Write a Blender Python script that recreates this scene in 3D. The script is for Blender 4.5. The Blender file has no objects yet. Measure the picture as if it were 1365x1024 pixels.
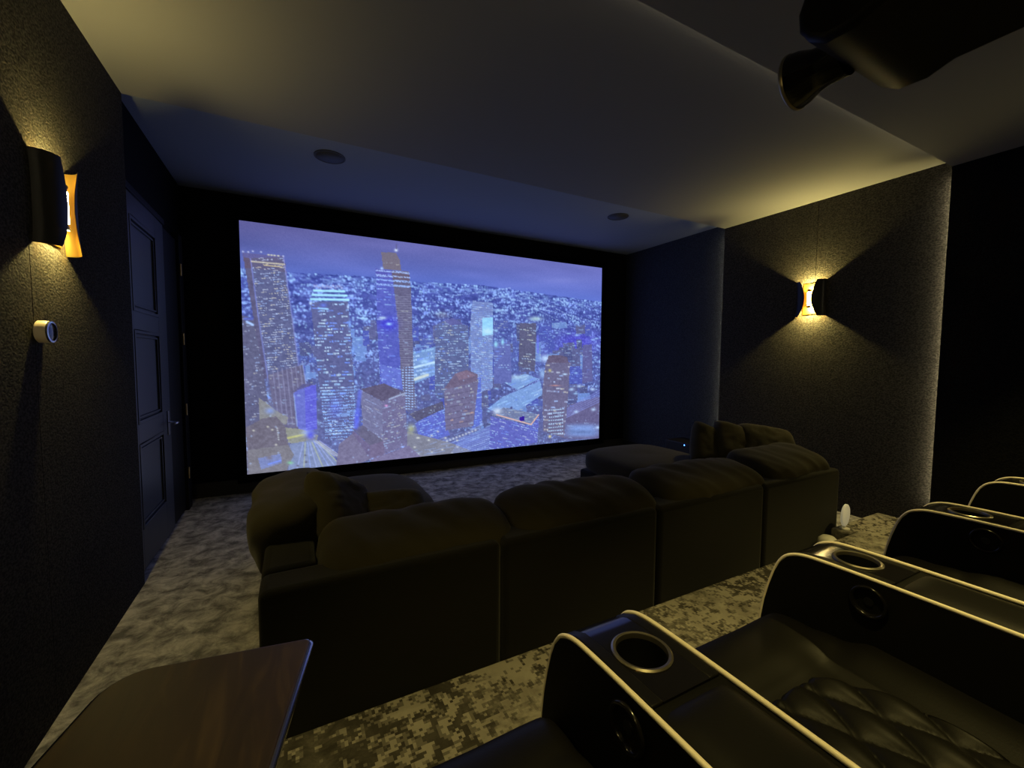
import bpy, bmesh, math, random
import numpy as np
from mathutils import Vector, Matrix, noise

random.seed(7)
SC = bpy.context.scene
COL = SC.collection
PI = math.pi

# ------------------------------------------------------------------ camera
CAMZ = 1.41
FPX, YAW, PITCH, ROLL = 561.4, 0.478766, -0.060662, 0.0059326
def cam_axes():
    f = Vector((math.sin(YAW)*math.cos(PITCH), math.cos(YAW)*math.cos(PITCH), math.sin(PITCH)))
    r = Vector((math.cos(YAW), -math.sin(YAW), 0)); u = r.cross(f)
    c, s = math.cos(ROLL), math.sin(ROLL)
    return c*r + s*u, -s*r + c*u, f
cr, cu, cf = cam_axes()
cd = bpy.data.cameras.new('camera')
cam = bpy.data.objects.new('camera', cd); COL.objects.link(cam)
cd.sensor_fit = 'HORIZONTAL'; cd.sensor_width = 36; cd.lens = FPX/1365*36; cd.clip_start = 0.02
cam.matrix_world = Matrix(((cr.x, cu.x, -cf.x, 0), (cr.y, cu.y, -cf.y, 0), (cr.z, cu.z, -cf.z, CAMZ), (0, 0, 0, 1)))
SC.camera = cam

# ------------------------------------------------------------------ world, exposure
w = bpy.data.worlds.new('world'); SC.world = w; w.use_nodes = True
w.node_tree.nodes['Background'].inputs[0].default_value = (0, 0, 0, 1)
w.node_tree.nodes['Background'].inputs[1].default_value = 0
vs = SC.view_settings
vs.view_transform = 'Standard'; vs.look = 'None'; vs.exposure = 0.0; vs.gamma = 1.0; vs.use_curve_mapping = False
try:
    SC.cycles.use_denoising = True; SC.cycles.denoiser = 'OPENIMAGEDENOISE'
    SC.cycles.max_bounces = 8; SC.cycles.diffuse_bounces = 5; SC.cycles.glossy_bounces = 5
    SC.cycles.sample_clamp_indirect = 3.0; SC.cycles.use_light_tree = True
    SC.cycles.caustics_reflective = True
except Exception:
    pass

# light strengths (the lamps themselves are built further down)
SCONCE = 2000.0
SCONCE_RIGHT = 4300.0
SCONCE_REAR = 1000.0
FILL_DOWNLIGHT = 85.0
LED_WALL = 105.0
LED_CEIL = 7.0
LED_FRONT = 2.0
SCREEN = 1.15
WARM = (1.0, 0.79, 0.25)
LEDCOL = (1.0, 0.86, 0.52)

# ------------------------------------------------------------------ helpers
class MB:
    def __init__(s): s.v = []; s.f = []
    def add(s, vs_, fs):
        o = len(s.v); s.v += [tuple(p) for p in vs_]; s.f += [tuple(o+i for i in q) for q in fs]; return s
    def box(s, x0, x1, y0, y1, z0, z1):
        return s.add([(x0,y0,z0),(x1,y0,z0),(x1,y1,z0),(x0,y1,z0),(x0,y0,z1),(x1,y0,z1),(x1,y1,z1),(x0,y1,z1)],
                     [(0,3,2,1),(4,5,6,7),(0,1,5,4),(1,2,6,5),(2,3,7,6),(3,0,4,7)])
    def tube(s, path, r, seg=8, closed=False):
        P = [Vector(p) for p in path]; n = len(P); rings = []
        for i in range(n):
            a = P[(i-1) % n] if (closed or i > 0) else P[i]; b = P[(i+1) % n] if (closed or i < n-1) else P[i]
            t = (b-a).normalized()
            up = Vector((1,0,0)) if abs(t.x) < 0.7 else Vector((0,0,1))
            n1 = t.cross(up).normalized(); n2 = t.cross(n1)
            rr = r[i] if isinstance(r, (list, tuple)) else r
            rings.append([P[i] + rr*(math.cos(2*PI*k/seg)*n1 + math.sin(2*PI*k/seg)*n2) for k in range(seg)])
        vs_ = [p for q in rings for p in q]; fs = []
        for i in range(n if closed else n-1):
            j = (i+1) % n
            for k in range(seg):
                fs.append((i*seg+k, i*seg+(k+1) % seg, j*seg+(k+1) % seg, j*seg+k))
        if not closed:
            fs.append(tuple(range(seg))[::-1]); fs.append(tuple((n-1)*seg+k for k in range(seg)))
        return s.add(vs_, fs)
    def lathe(s, prof, c=(0,0,0), axis=(0,0,1), seg=40, caps=True):
        # prof: (radius, height along axis)
        ax = Vector(axis).normalized(); up = Vector((1,0,0)) if abs(ax.x) < 0.7 else Vector((0,1,0))
        n1 = ax.cross(up).normalized(); n2 = ax.cross(n1); c = Vector(c)
        vs_ = []; fs = []
        for r, h in prof:
            for k in range(seg):
                a = 2*PI*k/seg; vs_.append(c + h*ax + r*(math.cos(a)*n1 + math.sin(a)*n2))
        for i in range(len(prof)-1):
            for k in range(seg):
                fs.append((i*seg+k, i*seg+(k+1) % seg, (i+1)*seg+(k+1) % seg, (i+1)*seg+k))
        if caps and prof[0][0] > 1e-6: fs.append(tuple(range(seg))[::-1])
        if caps and prof[-1][0] > 1e-6: fs.append(tuple((len(prof)-1)*seg+k for k in range(seg)))
        return s.add(vs_, fs)
    def prism_x(s, prof, x0, x1):           # profile in (y,z), extruded along x
        n = len(prof)
        vs_ = [(x0,y,z) for y, z in prof] + [(x1,y,z) for y, z in prof]
        fs = [tuple(range(n)), tuple(range(2*n-1, n-1, -1))]
        fs += [(i, n+i, n+(i+1) % n, (i+1) % n) for i in range(n)]
        return s.add(vs_, fs)
    def prism_z(s, poly, z0, z1):
        n = len(poly)
        vs_ = [(x,y,z0) for x, y in poly] + [(x,y,z1) for x, y in poly]
        fs = [tuple(range(n))[::-1], tuple(range(n, 2*n))]
        fs += [(i, (i+1) % n, n+(i+1) % n, n+i) for i in range(n)]
        return s.add(vs_, fs)
    def grid(s, fn, nu, nv):
        vs_ = [fn(i/nu, j/nv) for j in range(nv+1) for i in range(nu+1)]
        fs = [(j*(nu+1)+i, j*(nu+1)+i+1, (j+1)*(nu+1)+i+1, (j+1)*(nu+1)+i) for j in range(nv) for i in range(nu)]
        return s.add(vs_, fs)
    def build(s, name, mat, parent=None, bevel=0, seg=2, smooth=False, solid=0, subd=0):
        me = bpy.data.meshes.new(name); me.from_pydata(s.v, [], s.f)
        bm = bmesh.new(); bm.from_mesh(me); bmesh.ops.remove_doubles(bm, verts=bm.verts, dist=1e-6)
        bmesh.ops.recalc_face_normals(bm, faces=bm.faces); bm.to_mesh(me); bm.free()
        o = bpy.data.objects.new(name, me); COL.objects.link(o)
        me.materials.append(MAT[mat] if isinstance(mat, str) else mat)
        if solid:
            m = o.modifiers.new('solid', 'SOLIDIFY'); m.thickness = solid; m.offset = 0
        if bevel:
            m = o.modifiers.new('bevel', 'BEVEL'); m.width = bevel; m.segments = seg; m.limit_method = 'ANGLE'; m.angle_limit = math.radians(35)
        if subd:
            m = o.modifiers.new('subd', 'SUBSURF'); m.levels = subd; m.render_levels = subd
        if smooth or bevel:
            for p in me.polygons: p.use_smooth = True
            if not smooth or smooth == 'auto':
                try: me.set_sharp_from_angle(angle=math.radians(40))
                except Exception: pass
        if parent is not None:
            o.parent = parent
            if parent.get('_world'):            # vertices given in world coordinates
                q = parent; off = Vector((0,0,0))
                while q is not None: off = off + q.location; q = q.parent
                o.location = -off
                o['_world'] = 1
        return o

def tag(o, label, cat, group=None):
    o['label'] = label; o['category'] = cat
    if group: o['group'] = group
    return o
def thing(name, label, cat, loc=(0,0,0), group=None, world=True):
    o = bpy.data.objects.new(name, None); COL.objects.link(o); o.location = loc; o.empty_display_size = 0.1
    if world: o['_world'] = 1
    return tag(o, label, cat, group)
def struct(o): o['kind'] = 'structure'; return o
def copy_tree(o, parent=None):
    c = o.copy(); COL.objects.link(c); c.parent = parent
    if parent is not None: c.matrix_parent_inverse = o.matrix_parent_inverse.copy()
    for ch in list(o.children): copy_tree(ch, c)
    return c
def bake(o, cutter):
    m = o.modifiers.new('cut', 'BOOLEAN'); m.operation = 'DIFFERENCE'; m.object = cutter; m.solver = 'EXACT'
    bpy.context.view_layer.update()
    dg = bpy.context.evaluated_depsgraph_get()
    me = bpy.data.meshes.new_from_object(o.evaluated_get(dg))
    o.modifiers.clear(); o.data = me
    try: me.set_sharp_from_angle(angle=math.radians(35))
    except Exception: pass

# ------------------------------------------------------------------ materials
MAT = {}
def mat(name, col=(0.5,0.5,0.5), rough=0.6, metal=0.0, spec=0.5, sheen=0.0, emit=None, es=0.0):
    m = bpy.data.materials.new(name); m.use_nodes = True
    b = m.node_tree.nodes['Principled BSDF']
    b.inputs['Base Color'].default_value = (*col, 1); b.inputs['Roughness'].default_value = rough
    b.inputs['Metallic'].default_value = metal; b.inputs['Specular IOR Level'].default_value = spec
    if sheen: b.inputs['Sheen Weight'].default_value = sheen; b.inputs['Sheen Roughness'].default_value = 0.5
    if emit: b.inputs['Emission Color'].default_value = (*emit, 1); b.inputs['Emission Strength'].default_value = es
    MAT[name] = m; return m, m.node_tree, b
def N(nt, t, **k):
    n = nt.nodes.new(t)
    for a, v in k.items():
        if a.startswith('i_'):
            key = a[2:]; n.inputs[int(key) if key.isdigit() else key.replace('_', ' ')].default_value = v
        else: setattr(n, a, v)
    return n
def ramp(nt, stops):
    n = nt.nodes.new('ShaderNodeValToRGB'); e = n.color_ramp.elements
    while len(e) < len(stops): e.new(0.5)
    for i, (p, c) in enumerate(stops): e[i].position = p; e[i].color = (*c, 1) if len(c) == 3 else c
    return n
def bump_noise(nt, b, scale, strength, dist=0.002, detail=4, stretch=None):
    tc = N(nt, 'ShaderNodeTexCoord'); src = tc.outputs['Object']
    if stretch:
        mp = N(nt, 'ShaderNodeMapping'); mp.inputs['Scale'].default_value = stretch
        nt.links.new(src, mp.inputs[0]); src = mp.outputs[0]
    nz = N(nt, 'ShaderNodeTexNoise', i_Scale=scale, i_Detail=detail); nt.links.new(src, nz.inputs['Vector'])
    bp = N(nt, 'ShaderNodeBump', i_Strength=strength, i_Distance=dist)
    nt.links.new(nz.outputs['Fac'], bp.inputs['Height']); nt.links.new(bp.outputs[0], b.inputs['Normal'])
    return nz, src

# textured charcoal wallpaper
def wallpaper(name, lo, hi, rough=0.62, spec=0.35):
    m, nt, b = mat(name, lo, rough, spec=spec)
    nz, src = bump_noise(nt, b, 85, 0.7, 0.005, 6, (1, 1, 1.5))
    r = ramp(nt, [(0.38, lo), (0.64, hi)]); nt.links.new(nz.outputs['Fac'], r.inputs[0]); nt.links.new(r.outputs[0], b.inputs['Base Color'])
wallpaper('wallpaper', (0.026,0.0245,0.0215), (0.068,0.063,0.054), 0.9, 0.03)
wallpaper('wallpaper_blue_spill', (0.036,0.04,0.048), (0.07,0.078,0.095), 0.9, 0.03)  # same wallpaper with the screen's blue spill tinted into its colour
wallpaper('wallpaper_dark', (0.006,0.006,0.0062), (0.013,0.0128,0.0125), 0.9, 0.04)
m, nt, b = mat('ceiling_paint', (0.235,0.235,0.24), 0.9, spec=0.05); bump_noise(nt, b, 60, 0.12, 0.002)
m, nt, b = mat('ceiling_paint_blue_spill', (0.25,0.285,0.345), 0.9, spec=0.05); bump_noise(nt, b, 60, 0.12, 0.002)  # blue screen glow put into the front ceiling colour
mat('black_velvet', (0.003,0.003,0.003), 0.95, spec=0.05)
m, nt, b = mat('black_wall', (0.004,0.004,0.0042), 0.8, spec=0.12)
m, nt, b = mat('door_paint', (0.06,0.068,0.085), 0.42, spec=0.4)
m, nt, b = mat('door_dark', (0.008,0.008,0.009), 0.55, spec=0.2)  # near-black colour stands in for shade on the second leaf
mat('baseboard_paint', (0.02,0.018,0.016), 0.5)
mat('brass', (0.75,0.52,0.2), 0.3, 1.0)
mat('steel', (0.6,0.6,0.62), 0.28, 1.0)
mat('gold', (0.95,0.62,0.16), 0.32, 1.0)
mat('black_metal', (0.012,0.011,0.01), 0.45, 0.3)
mat('grille', (0.05,0.05,0.055), 0.7)
mat('bulb', (1,1,1), 0.5, emit=WARM, es=SCONCE)
mat('bulb_right', (1,1,1), 0.5, emit=WARM, es=SCONCE_RIGHT)
mat('glow_tube', (1,1,1), 0.5, emit=(1.0, 0.82, 0.36), es=130.0)
mat('bulb_rear', (1,1,1), 0.5, emit=WARM, es=SCONCE_REAR)
mat('led_front', (1,1,1), 0.5, emit=LEDCOL, es=LED_FRONT)
mat('led_wall', (1,1,1), 0.5, emit=LEDCOL, es=LED_WALL)
mat('led_ceiling', (1,1,1), 0.5, emit=LEDCOL, es=LED_CEIL)
mat('blue_led', (0.1,0.2,1), 0.5, emit=(0.05,0.22,1.0), es=14)
mat('white_plastic', (0.75,0.73,0.66), 0.45)
mat('white_diffuser', (0.8,0.78,0.7), 0.5, emit=(1.0,0.9,0.6), es=0.16)
mat('puck_body', (0.55,0.45,0.3), 0.4)
mat('puck_ring', (0.6,0.6,0.62), 0.2, 1.0)
mat('puck_glass', (0.03,0.03,0.04), 0.12, spec=0.8)
m, nt, b = mat('leather', (0.006,0.0056,0.0045), 0.45, spec=0.12); bump_noise(nt, b, 260, 0.18, 0.001)
m, nt, b = mat('leather_side', (0.0035,0.0034,0.003), 0.6, spec=0.12); bump_noise(nt, b, 260, 0.2, 0.001)
mat('gloss_black', (0.006,0.0055,0.005), 0.18, spec=0.4)
mat('cup_black', (0.004,0.004,0.004), 0.4)
mat('cup_ring', (0.30,0.27,0.2), 0.3, 0.9)
mat('piping', (0.88,0.79,0.58), 0.5)
mat('projector_body', (0.006,0.0055,0.0045), 0.45, spec=0.12)
mat('lens_glass', (0.005,0.005,0.008), 0.06, spec=0.9)
def fabric(name, col):
    m, nt, b = mat(name, col, 0.92, spec=0.12, sheen=0.12)
    bump_noise(nt, b, 420, 0.35, 0.0015)
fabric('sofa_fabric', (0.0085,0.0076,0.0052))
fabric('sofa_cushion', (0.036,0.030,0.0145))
fabric('pillow_fabric', (0.045,0.038,0.018))
# brown wood tray
m, nt, b = mat('brown_wood', (0.1,0.06,0.03), 0.45, spec=0.4)
tc = N(nt, 'ShaderNodeTexCoord'); mp = N(nt, 'ShaderNodeMapping'); mp.inputs['Scale'].default_value = (16, 2.2, 1); mp.inputs['Rotation'].default_value = (0,0,0.25)
nt.links.new(tc.outputs['Object'], mp.inputs[0])
nz = N(nt, 'ShaderNodeTexNoise', i_Scale=2.0, i_Detail=8, i_Distortion=1.6); nt.links.new(mp.outputs[0], nz.inputs['Vector'])
r = ramp(nt, [(0.3, (0.011,0.0058,0.002)), (0.55, (0.018,0.0098,0.0036)), (0.72, (0.034,0.02,0.008))]); nt.links.new(nz.outputs['Fac'], r.inputs[0]); nt.links.new(r.outputs[0], b.inputs['Base Color'])
bp = N(nt, 'ShaderNodeBump', i_Strength=0.25, i_Distance=0.002); nt.links.new(nz.outputs['Fac'], bp.inputs['Height']); nt.links.new(bp.outputs[0], b.inputs['Normal'])

def carpet(name, lo, mid, hi, cell=0.010, sel_lo=0.50, sel_hi=0.62):
    m, nt, b = mat(name, mid, 1.0, spec=0.05)
    L = nt.links.new
    tc = N(nt, 'ShaderNodeTexCoord'); src = tc.outputs['Object']
    sn = N(nt, 'ShaderNodeVectorMath', operation='SNAP'); sn.inputs[1].default_value = (cell, cell, 10); L(src, sn.inputs[0])
    big = N(nt, 'ShaderNodeTexNoise', i_Scale=2.1, i_Detail=3, i_Distortion=0.6); L(src, big.inputs['Vector'])
    n1 = N(nt, 'ShaderNodeTexNoise', i_Scale=24, i_Detail=2, i_Roughness=0.6); L(sn.outputs[0], n1.inputs['Vector'])
    wn = N(nt, 'ShaderNodeTexWhiteNoise', noise_dimensions='3D'); L(sn.outputs[0], wn.inputs['Vector'])
    soft = N(nt, 'ShaderNodeTexNoise', i_Scale=9, i_Detail=7, i_Roughness=0.7, i_Distortion=0.45); L(src, soft.inputs['Vector'])
    # camo value = n1 + .18*(wn-.5) + .5*(big-.5)
    a = N(nt, 'ShaderNodeMath', operation='MULTIPLY_ADD'); a.inputs[1].default_value = 0.16; L(wn.outputs['Value'], a.inputs[0]); L(n1.outputs['Fac'], a.inputs[2])
    c = N(nt, 'ShaderNodeMath', operation='MULTIPLY_ADD'); c.inputs[1].default_value = 0.75; L(big.outputs['Fac'], c.inputs[0]); L(a.outputs[0], c.inputs[2])
    r1 = ramp(nt, [(0.0, lo), (0.90, lo), (0.915, mid), (0.965, mid), (0.98, hi)]); L(c.outputs[0], r1.inputs[0])
    r2 = ramp(nt, [(0.38, lo), (0.5, mid), (0.62, hi)]); L(soft.outputs['Fac'], r2.inputs[0])
    sel = N(nt, 'ShaderNodeTexNoise', i_Scale=1.3, i_Detail=2); mp = N(nt, 'ShaderNodeMapping'); mp.inputs['Location'].default_value = (3.1, 1.7, 0.4); L(src, mp.inputs[0]); L(mp.outputs[0], sel.inputs['Vector'])
    r3 = ramp(nt, [(sel_lo, (0.12,)*3), (sel_hi, (0.94,)*3)]); L(sel.outputs['Fac'], r3.inputs[0])
    mx = N(nt, 'ShaderNodeMix', data_type='RGBA'); L(r3.outputs[0], mx.inputs['Factor']); L(r1.outputs[0], mx.inputs['A']); L(r2.outputs[0], mx.inputs['B'])
    L(mx.outputs['Result'], b.inputs['Base Color'])
    fz = N(nt, 'ShaderNodeTexNoise', i_Scale=380, i_Detail=3); L(src, fz.inputs['Vector'])
    ad = N(nt, 'ShaderNodeMath', operation='MULTIPLY_ADD'); ad.inputs[1].default_value = 2.5; L(soft.outputs['Fac'], ad.inputs[0]); L(fz.outputs['Fac'], ad.inputs[2])
    bp = N(nt, 'ShaderNodeBump', i_Strength=0.8, i_Distance=0.006); L(ad.outputs[0], bp.inputs['Height']); L(bp.outputs[0], b.inputs['Normal'])
carpet('carpet', (0.055,0.05,0.042), (0.19,0.175,0.15), (0.42,0.39,0.33))
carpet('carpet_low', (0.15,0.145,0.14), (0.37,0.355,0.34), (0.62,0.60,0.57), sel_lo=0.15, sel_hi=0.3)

# ------------------------------------------------------------------ room shell
FY, MY, RY, BY = 5.10, 3.30, 1.33, -1.7          # front wall, middle step, rear step, back wall
RISER, RISER_Y = 0.26, 1.386
FL, FR, FC = -0.93, 4.65, 3.03                    # front bay: left, right, ceiling
ML, MR, MC = -0.85, 4.49, 2.93                    # middle bay
RL, RR, RC = -0.65, 4.29, 2.825                   # rear bay
OL, OR, OT = -1.15, 4.95, 3.25                    # outer faces
def slab(name, mt, *b): return struct(MB().box(*b).build(name, mt))
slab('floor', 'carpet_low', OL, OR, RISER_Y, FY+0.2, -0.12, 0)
o = struct(MB().box(OL, OR, BY-0.2, RISER_Y, -0.12, RISER).build('floor_riser', 'carpet', bevel=0.012, seg=3))
o = struct(MB().box(3.27, 3.93, RISER_Y+0.002, 1.508, 0.0, RISER-0.004).build('floor_step', 'carpet', bevel=0.012, seg=3))
slab('ceiling_front', 'ceiling_paint_blue_spill', OL, OR, MY, FY+0.2, FC, OT)
slab('ceiling_middle', 'ceiling_paint', OL, OR, RY, MY, MC, OT)
slab('ceiling_rear', 'ceiling_paint', OL, OR, BY-0.2, RY, RC, OT)
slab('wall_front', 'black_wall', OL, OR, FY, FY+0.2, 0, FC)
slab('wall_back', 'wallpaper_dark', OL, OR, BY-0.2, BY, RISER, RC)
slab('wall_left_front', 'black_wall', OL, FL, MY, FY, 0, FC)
slab('wall_right_front', 'wallpaper_blue_spill', FR, OR, MY, FY, 0, FC)
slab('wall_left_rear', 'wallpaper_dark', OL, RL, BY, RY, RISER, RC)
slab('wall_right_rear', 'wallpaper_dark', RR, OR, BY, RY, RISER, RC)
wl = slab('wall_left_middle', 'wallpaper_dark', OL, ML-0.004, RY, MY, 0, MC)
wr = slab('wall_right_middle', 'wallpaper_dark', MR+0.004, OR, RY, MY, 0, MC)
for wall, x0, x1, seam in ((wl, ML-0.004, ML, 2.21), (wr, MR, MR+0.004, 2.31)):
    for a, c in ((RY, seam-0.0012), (seam+0.0012, MY)):
        o = MB().box(x0, x1, a, c, 0.0, MC).build('wallpaper_panel', 'wallpaper', wall)
struct(MB().box(FL, FR, FY-0.018, FY, 0.0, 0.15).build('baseboard_front', 'baseboard_paint', bevel=0.004))
struct(MB().box(FR-0.016, FR, MY+0.02, FY-0.018, 0.0, 0.13).build('baseboard_right', 'baseboard_paint', bevel=0.004))

# ------------------------------------------------------------------ projection screen with the night skyline
D = 5.05
SXL, SZT, SW, SH = -0.0885970*D, 0.2684599*D+CAMZ, 0.9051212*D, 0.5082368*D
def screen_image(nu, nv):
    """paint the film still: returns linear rgb per grid vertex (row 0 = top)"""
    rng = np.random.default_rng(11)
    u, v = np.meshgrid(np.linspace(0, 1, nu+1), np.linspace(0, 1, nv+1))
    # each point of the still is addressed by the photo pixel it was read from
    wx, wz = SXL+u*SW, SZT-v*SH-CAMZ
    q = [wx*a.x + D*a.y + wz*a.z for a in (cr, cu, cf)]
    X = 682.5+FPX*q[0]/q[2]; Y = 512-FPX*q[1]/q[2]
    img = np.zeros(X.shape+(3,))
    def smooth(a, k):
        for _ in range(k):
            a = (a+np.roll(a,1,0)+np.roll(a,-1,0)+np.roll(a,1,1)+np.roll(a,-1,1))/5
        return a
    def vnoise(sx, sy, seed=0):
        r = np.random.default_rng(seed); g = r.random((sy+2, sx+2))
        a = u*sx; b_ = v*sy; i = a.astype(int); j = b_.astype(int); fa = a-i; fb = b_-j
        fa = fa*fa*(3-2*fa); fb = fb*fb*(3-2*fb)
        return g[j,i]*(1-fa)*(1-fb)+g[j,i+1]*fa*(1-fb)+g[j+1,i]*(1-fa)*fb+g[j+1,i+1]*fa*fb
    def poly(pts, soft=0.7):
        # even-odd mask
        ins = np.zeros(X.shape, bool); n = len(pts)
        for i in range(n):
            x1, y1 = pts[i]; x2, y2 = pts[(i+1) % n]
            c = (y1 > Y) != (y2 > Y)
            with np.errstate(divide='ignore', invalid='ignore'):
                ins ^= c & (X < (x2-x1)*(Y-y1)/(y2-y1+1e-9)+x1)
        return ins.astype(float)
    def put(mask, col, a=1.0):
        k = (mask*a)[...,None]; img[:] = img*(1-k)+np.array(col, float)*k
    def glow(x, y, rx, ry, col, a=1.0):
        put(np.exp(-(((X-x)/rx)**2+((Y-y)/ry)**2)), col, a)
    def line(x1, y1, x2, y2, wd, col, a=1.0):
        dx, dy = x2-x1, y2-y1; L2 = dx*dx+dy*dy
        t = np.clip(((X-x1)*dx+(Y-y1)*dy)/L2, 0, 1)
        d = np.hypot(X-x1-t*dx, Y-y1-t*dy); put(np.clip(1.4-d/wd, 0, 1), col, a)
    # sky
    hx = [310,325,385,440,500,560,640,690,740,805]; hy = [354,357,363,366,369,376,380,387,394,403]
    H = np.interp(X, hx, hy)
    t = np.clip((Y-(294+(X-317)*0.13))/(H-(294+(X-317)*0.13)+1e-6), 0, 1)[...,None]
    r = np.clip((X-320)/480, 0, 1)[...,None]
    top = np.array([88,88,146])*(1-r)+np.array([106,112,190])*r
    low = np.array([78,98,180])*(1-r)+np.array([96,118,212])*r
    img[:] = top*(1-t**1.3)+low*t**1.3
    cl = vnoise(5, 14, 3)*0.6+vnoise(11, 34, 4)*0.4
    img += ((cl-0.5)*np.array([22,20,26])[:,None,None]).transpose(1,2,0)
    glow(748, 374, 30, 4, (124,134,214), 0.55); glow(700, 380, 60, 4, (110,126,215), 0.35)
    # city carpet of lights below the horizon
    dpt = np.clip((Y-H)/190, 0, 1)
    g = (Y > H).astype(float)
    base = np.array([62,68,150])*(1-dpt[...,None])+np.array([92,92,138])*dpt[...,None]
    lw = np.clip((430-X)/120, 0, 1)*np.clip((Y-470)/90, 0, 1)
    base = base*(1-lw[...,None])+np.array([116,106,112])*lw[...,None]
    img[:] = img*(1-g[...,None])+base*g[...,None]
    pn = vnoise(60, 90, 5)*0.5+vnoise(120, 150, 6)*0.5
    img += ((pn-0.5)*g*(1-0.4*dpt))[...,None]*np.array([48,52,70])
    # rows of street lights: dots strung along bands that crowd together towards the horizon
    rowc = np.log1p((Y-H).clip(0)/6.0)*9.0
    band = 0.5+0.5*np.sin(2*PI*(rowc+1.3*vnoise(9, 5, 8)+0.004*X))
    clus = np.clip(vnoise(26, 60, 9)*0.9+vnoise(70, 150, 10)*0.8+0.35*band-0.72, 0, 1)**1.25
    for k, (dens, bl, amp) in enumerate(((0.14, 0, 0.40), (0.085, 1, 3.1), (0.028, 2, 8.5))):
        d = (rng.random(X.shape) < dens*(1.25-0.85*dpt)*(0.10+2.4*clus)).astype(float)
        d = d*(0.25+0.75*rng.random(X.shape))
        d = smooth(d, bl); d = np.clip(d*amp*g*(1.0-0.2*dpt), 0, 1)
        hue = vnoise(40, 40, 20+k)[...,None]
        col = np.array([176,222,255])*(hue)+np.array([138,160,255])*(1-hue)
        img[:] = img*(1-d[...,None])+col*d[...,None]
    hz = np.exp(-((Y-H-7)/6.0)**2)*np.clip(vnoise(90, 150, 31)*1.5-0.4, 0, 1)*g
    put(hz, (160,200,250), 0.6)
    speck = np.clip(smooth((rng.random(X.shape) < 0.16).astype(float), 1)*2.6, 0, 1)
    # long avenues running to the horizon
    for x1,y1,x2,y2 in ((700,392,800,440),(690,400,790,450),(720,412,800,430),(640,400,700,392),(560,400,640,410),(740,400,802,412),(660,420,740,408),(745,440,800,462),(600,395,680,384)):
        line(x1,y1,x2,y2,0.9,(175,205,252),0.7*speck)
    glow(714, 425, 8, 3, (200,235,225), 0.9); glow(665, 414, 8, 2, (175,215,255), 0.9)
    glow(770, 455, 26, 12, (74,52,205), 0.75); glow(750, 470, 30, 10, (82,66,205), 0.5)
    glow(700, 470, 60, 40, (96,110,190), 0.35); glow(590, 420, 10, 5, (120,110,110), 0.5)
    # helper: tower face with rows of lit windows
    def face(pts, col, win=None, p=0.35, row=3.0, colw=1.6, sh=0.0, wa=0.85, seed=0, run=6.0, duty=0.5, var=8):
        m = poly(pts); put(m, col)
        r2 = np.random.default_rng(seed+100)
        img[:] += (m*(r2.random(X.shape)-0.5)*var)[...,None]
        if win is None: return m
        yy = Y+sh*(X-pts[0][0]); ri = np.floor(yy/row).astype(int)
        on = ((yy/row) % 1 < duty)
        ci = np.floor(X/colw).astype(int); bi = np.floor(X/run+ri*0.37).astype(int)
        hsh = lambda a, b_, s: (np.sin(a*12.9898+b_*78.233+s*3.7)*43758.5453) % 1
        lit = (hsh(bi, ri, seed+0.3) < p)*(hsh(ci, ri, seed+1.7) < 0.78)
        br = 0.45+0.55*hsh(ci, ri, seed+5.1)
        wc = win[(seed*7) % len(win)] if False else None
        k = hsh(bi, ri, seed+9.3)
        acc = np.zeros(X.shape+(3,))
        for i, c in enumerate(win):
            s_ = ((k*len(win)).astype(int) == i)
            acc += s_[...,None]*np.array(c, float)
        a = (m*on*lit*br*wa)[...,None]
        img[:] = img*(1-a)+acc*a
        return m
    WW = [(205,212,228),(190,205,240),(220,212,190),(170,195,245)]
    BW = [(150,190,255),(170,215,255),(120,150,250),(195,225,255)]
    GW = [(190,212,222),(208,212,196),(172,202,238)]
    # background mid-rise clutter
    for i in range(170):
        cx, cy = rng.uniform(325, 800), rng.uniform(425, 570)
        w_, h_ = rng.uniform(6, 20), rng.uniform(6, 26)
        c = np.array([[82,90,160],[92,90,132],[78,84,170],[112,138,200],[80,80,124]][rng.integers(5)])
        face([(cx,cy),(cx+w_,cy-w_*0.08),(cx+w_+1,cy+h_),(cx+1,cy+h_)], c, BW if i % 2 else GW, 0.35, 2.6, 1.5, 0.05, 0.6, i, 4)
    for i in range(150):
        glow(rng.uniform(400, 800), rng.uniform(440, 560), rng.uniform(0.8, 3.2), rng.uniform(0.6, 1.4), (170,215,255), 0.85)
    # bright low blocks in the middle
    face([(548,470),(580,462),(580,500),(552,512)], (120,150,200), BW, 0.8, 5, 2, 0.2, 0.9, 3, 8)
    line(552,490,579,483,1.6,(205,235,250)); line(552,506,570,500,2.2,(215,225,210)); glow(566,482,6,3,(170,210,250))
    for q in ([(672,510),(700,498),(718,505),(690,520)], [(668,530),(720,508),(724,525),(690,548)], [(650,545),(672,528),(690,536),(668,552)]):
        face(q, (128,160,215), BW, 0.5, 4, 3, 0.4, 0.7, 5, 7)
    glow(690,503,12,3,(190,220,240),0.8); glow(727,478,7,5,(200,225,255),0.95); glow(723,498,4,7,(170,205,245),0.8)
    face([(553,565),(592,540),(594,566),(600,580),(562,592)], (94,100,190), BW, 0.6, 3, 2, 0.3, 0.7, 6)
    face([(545,552),(590,535),(592,545),(556,562)], (86,78,100), GW, 0.2, 3, 2, 0.3, 0.5, 7)
    # streets
    face([(600,590),(656,566),(652,600),(610,607)], (100,108,176), BW, 0.4, 2.4, 9, 0.35, 0.6, 8, 20)
    face([(542,575),(600,590),(640,606),(560,614),(542,600)], (130,126,134))
    for i in range(14): glow(rng.uniform(545, 615), rng.uniform(572, 606), 1.6, 1.2, (225,225,210), 0.9)
    glow(548,572,5,6,(190,190,120),0.8)
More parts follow.
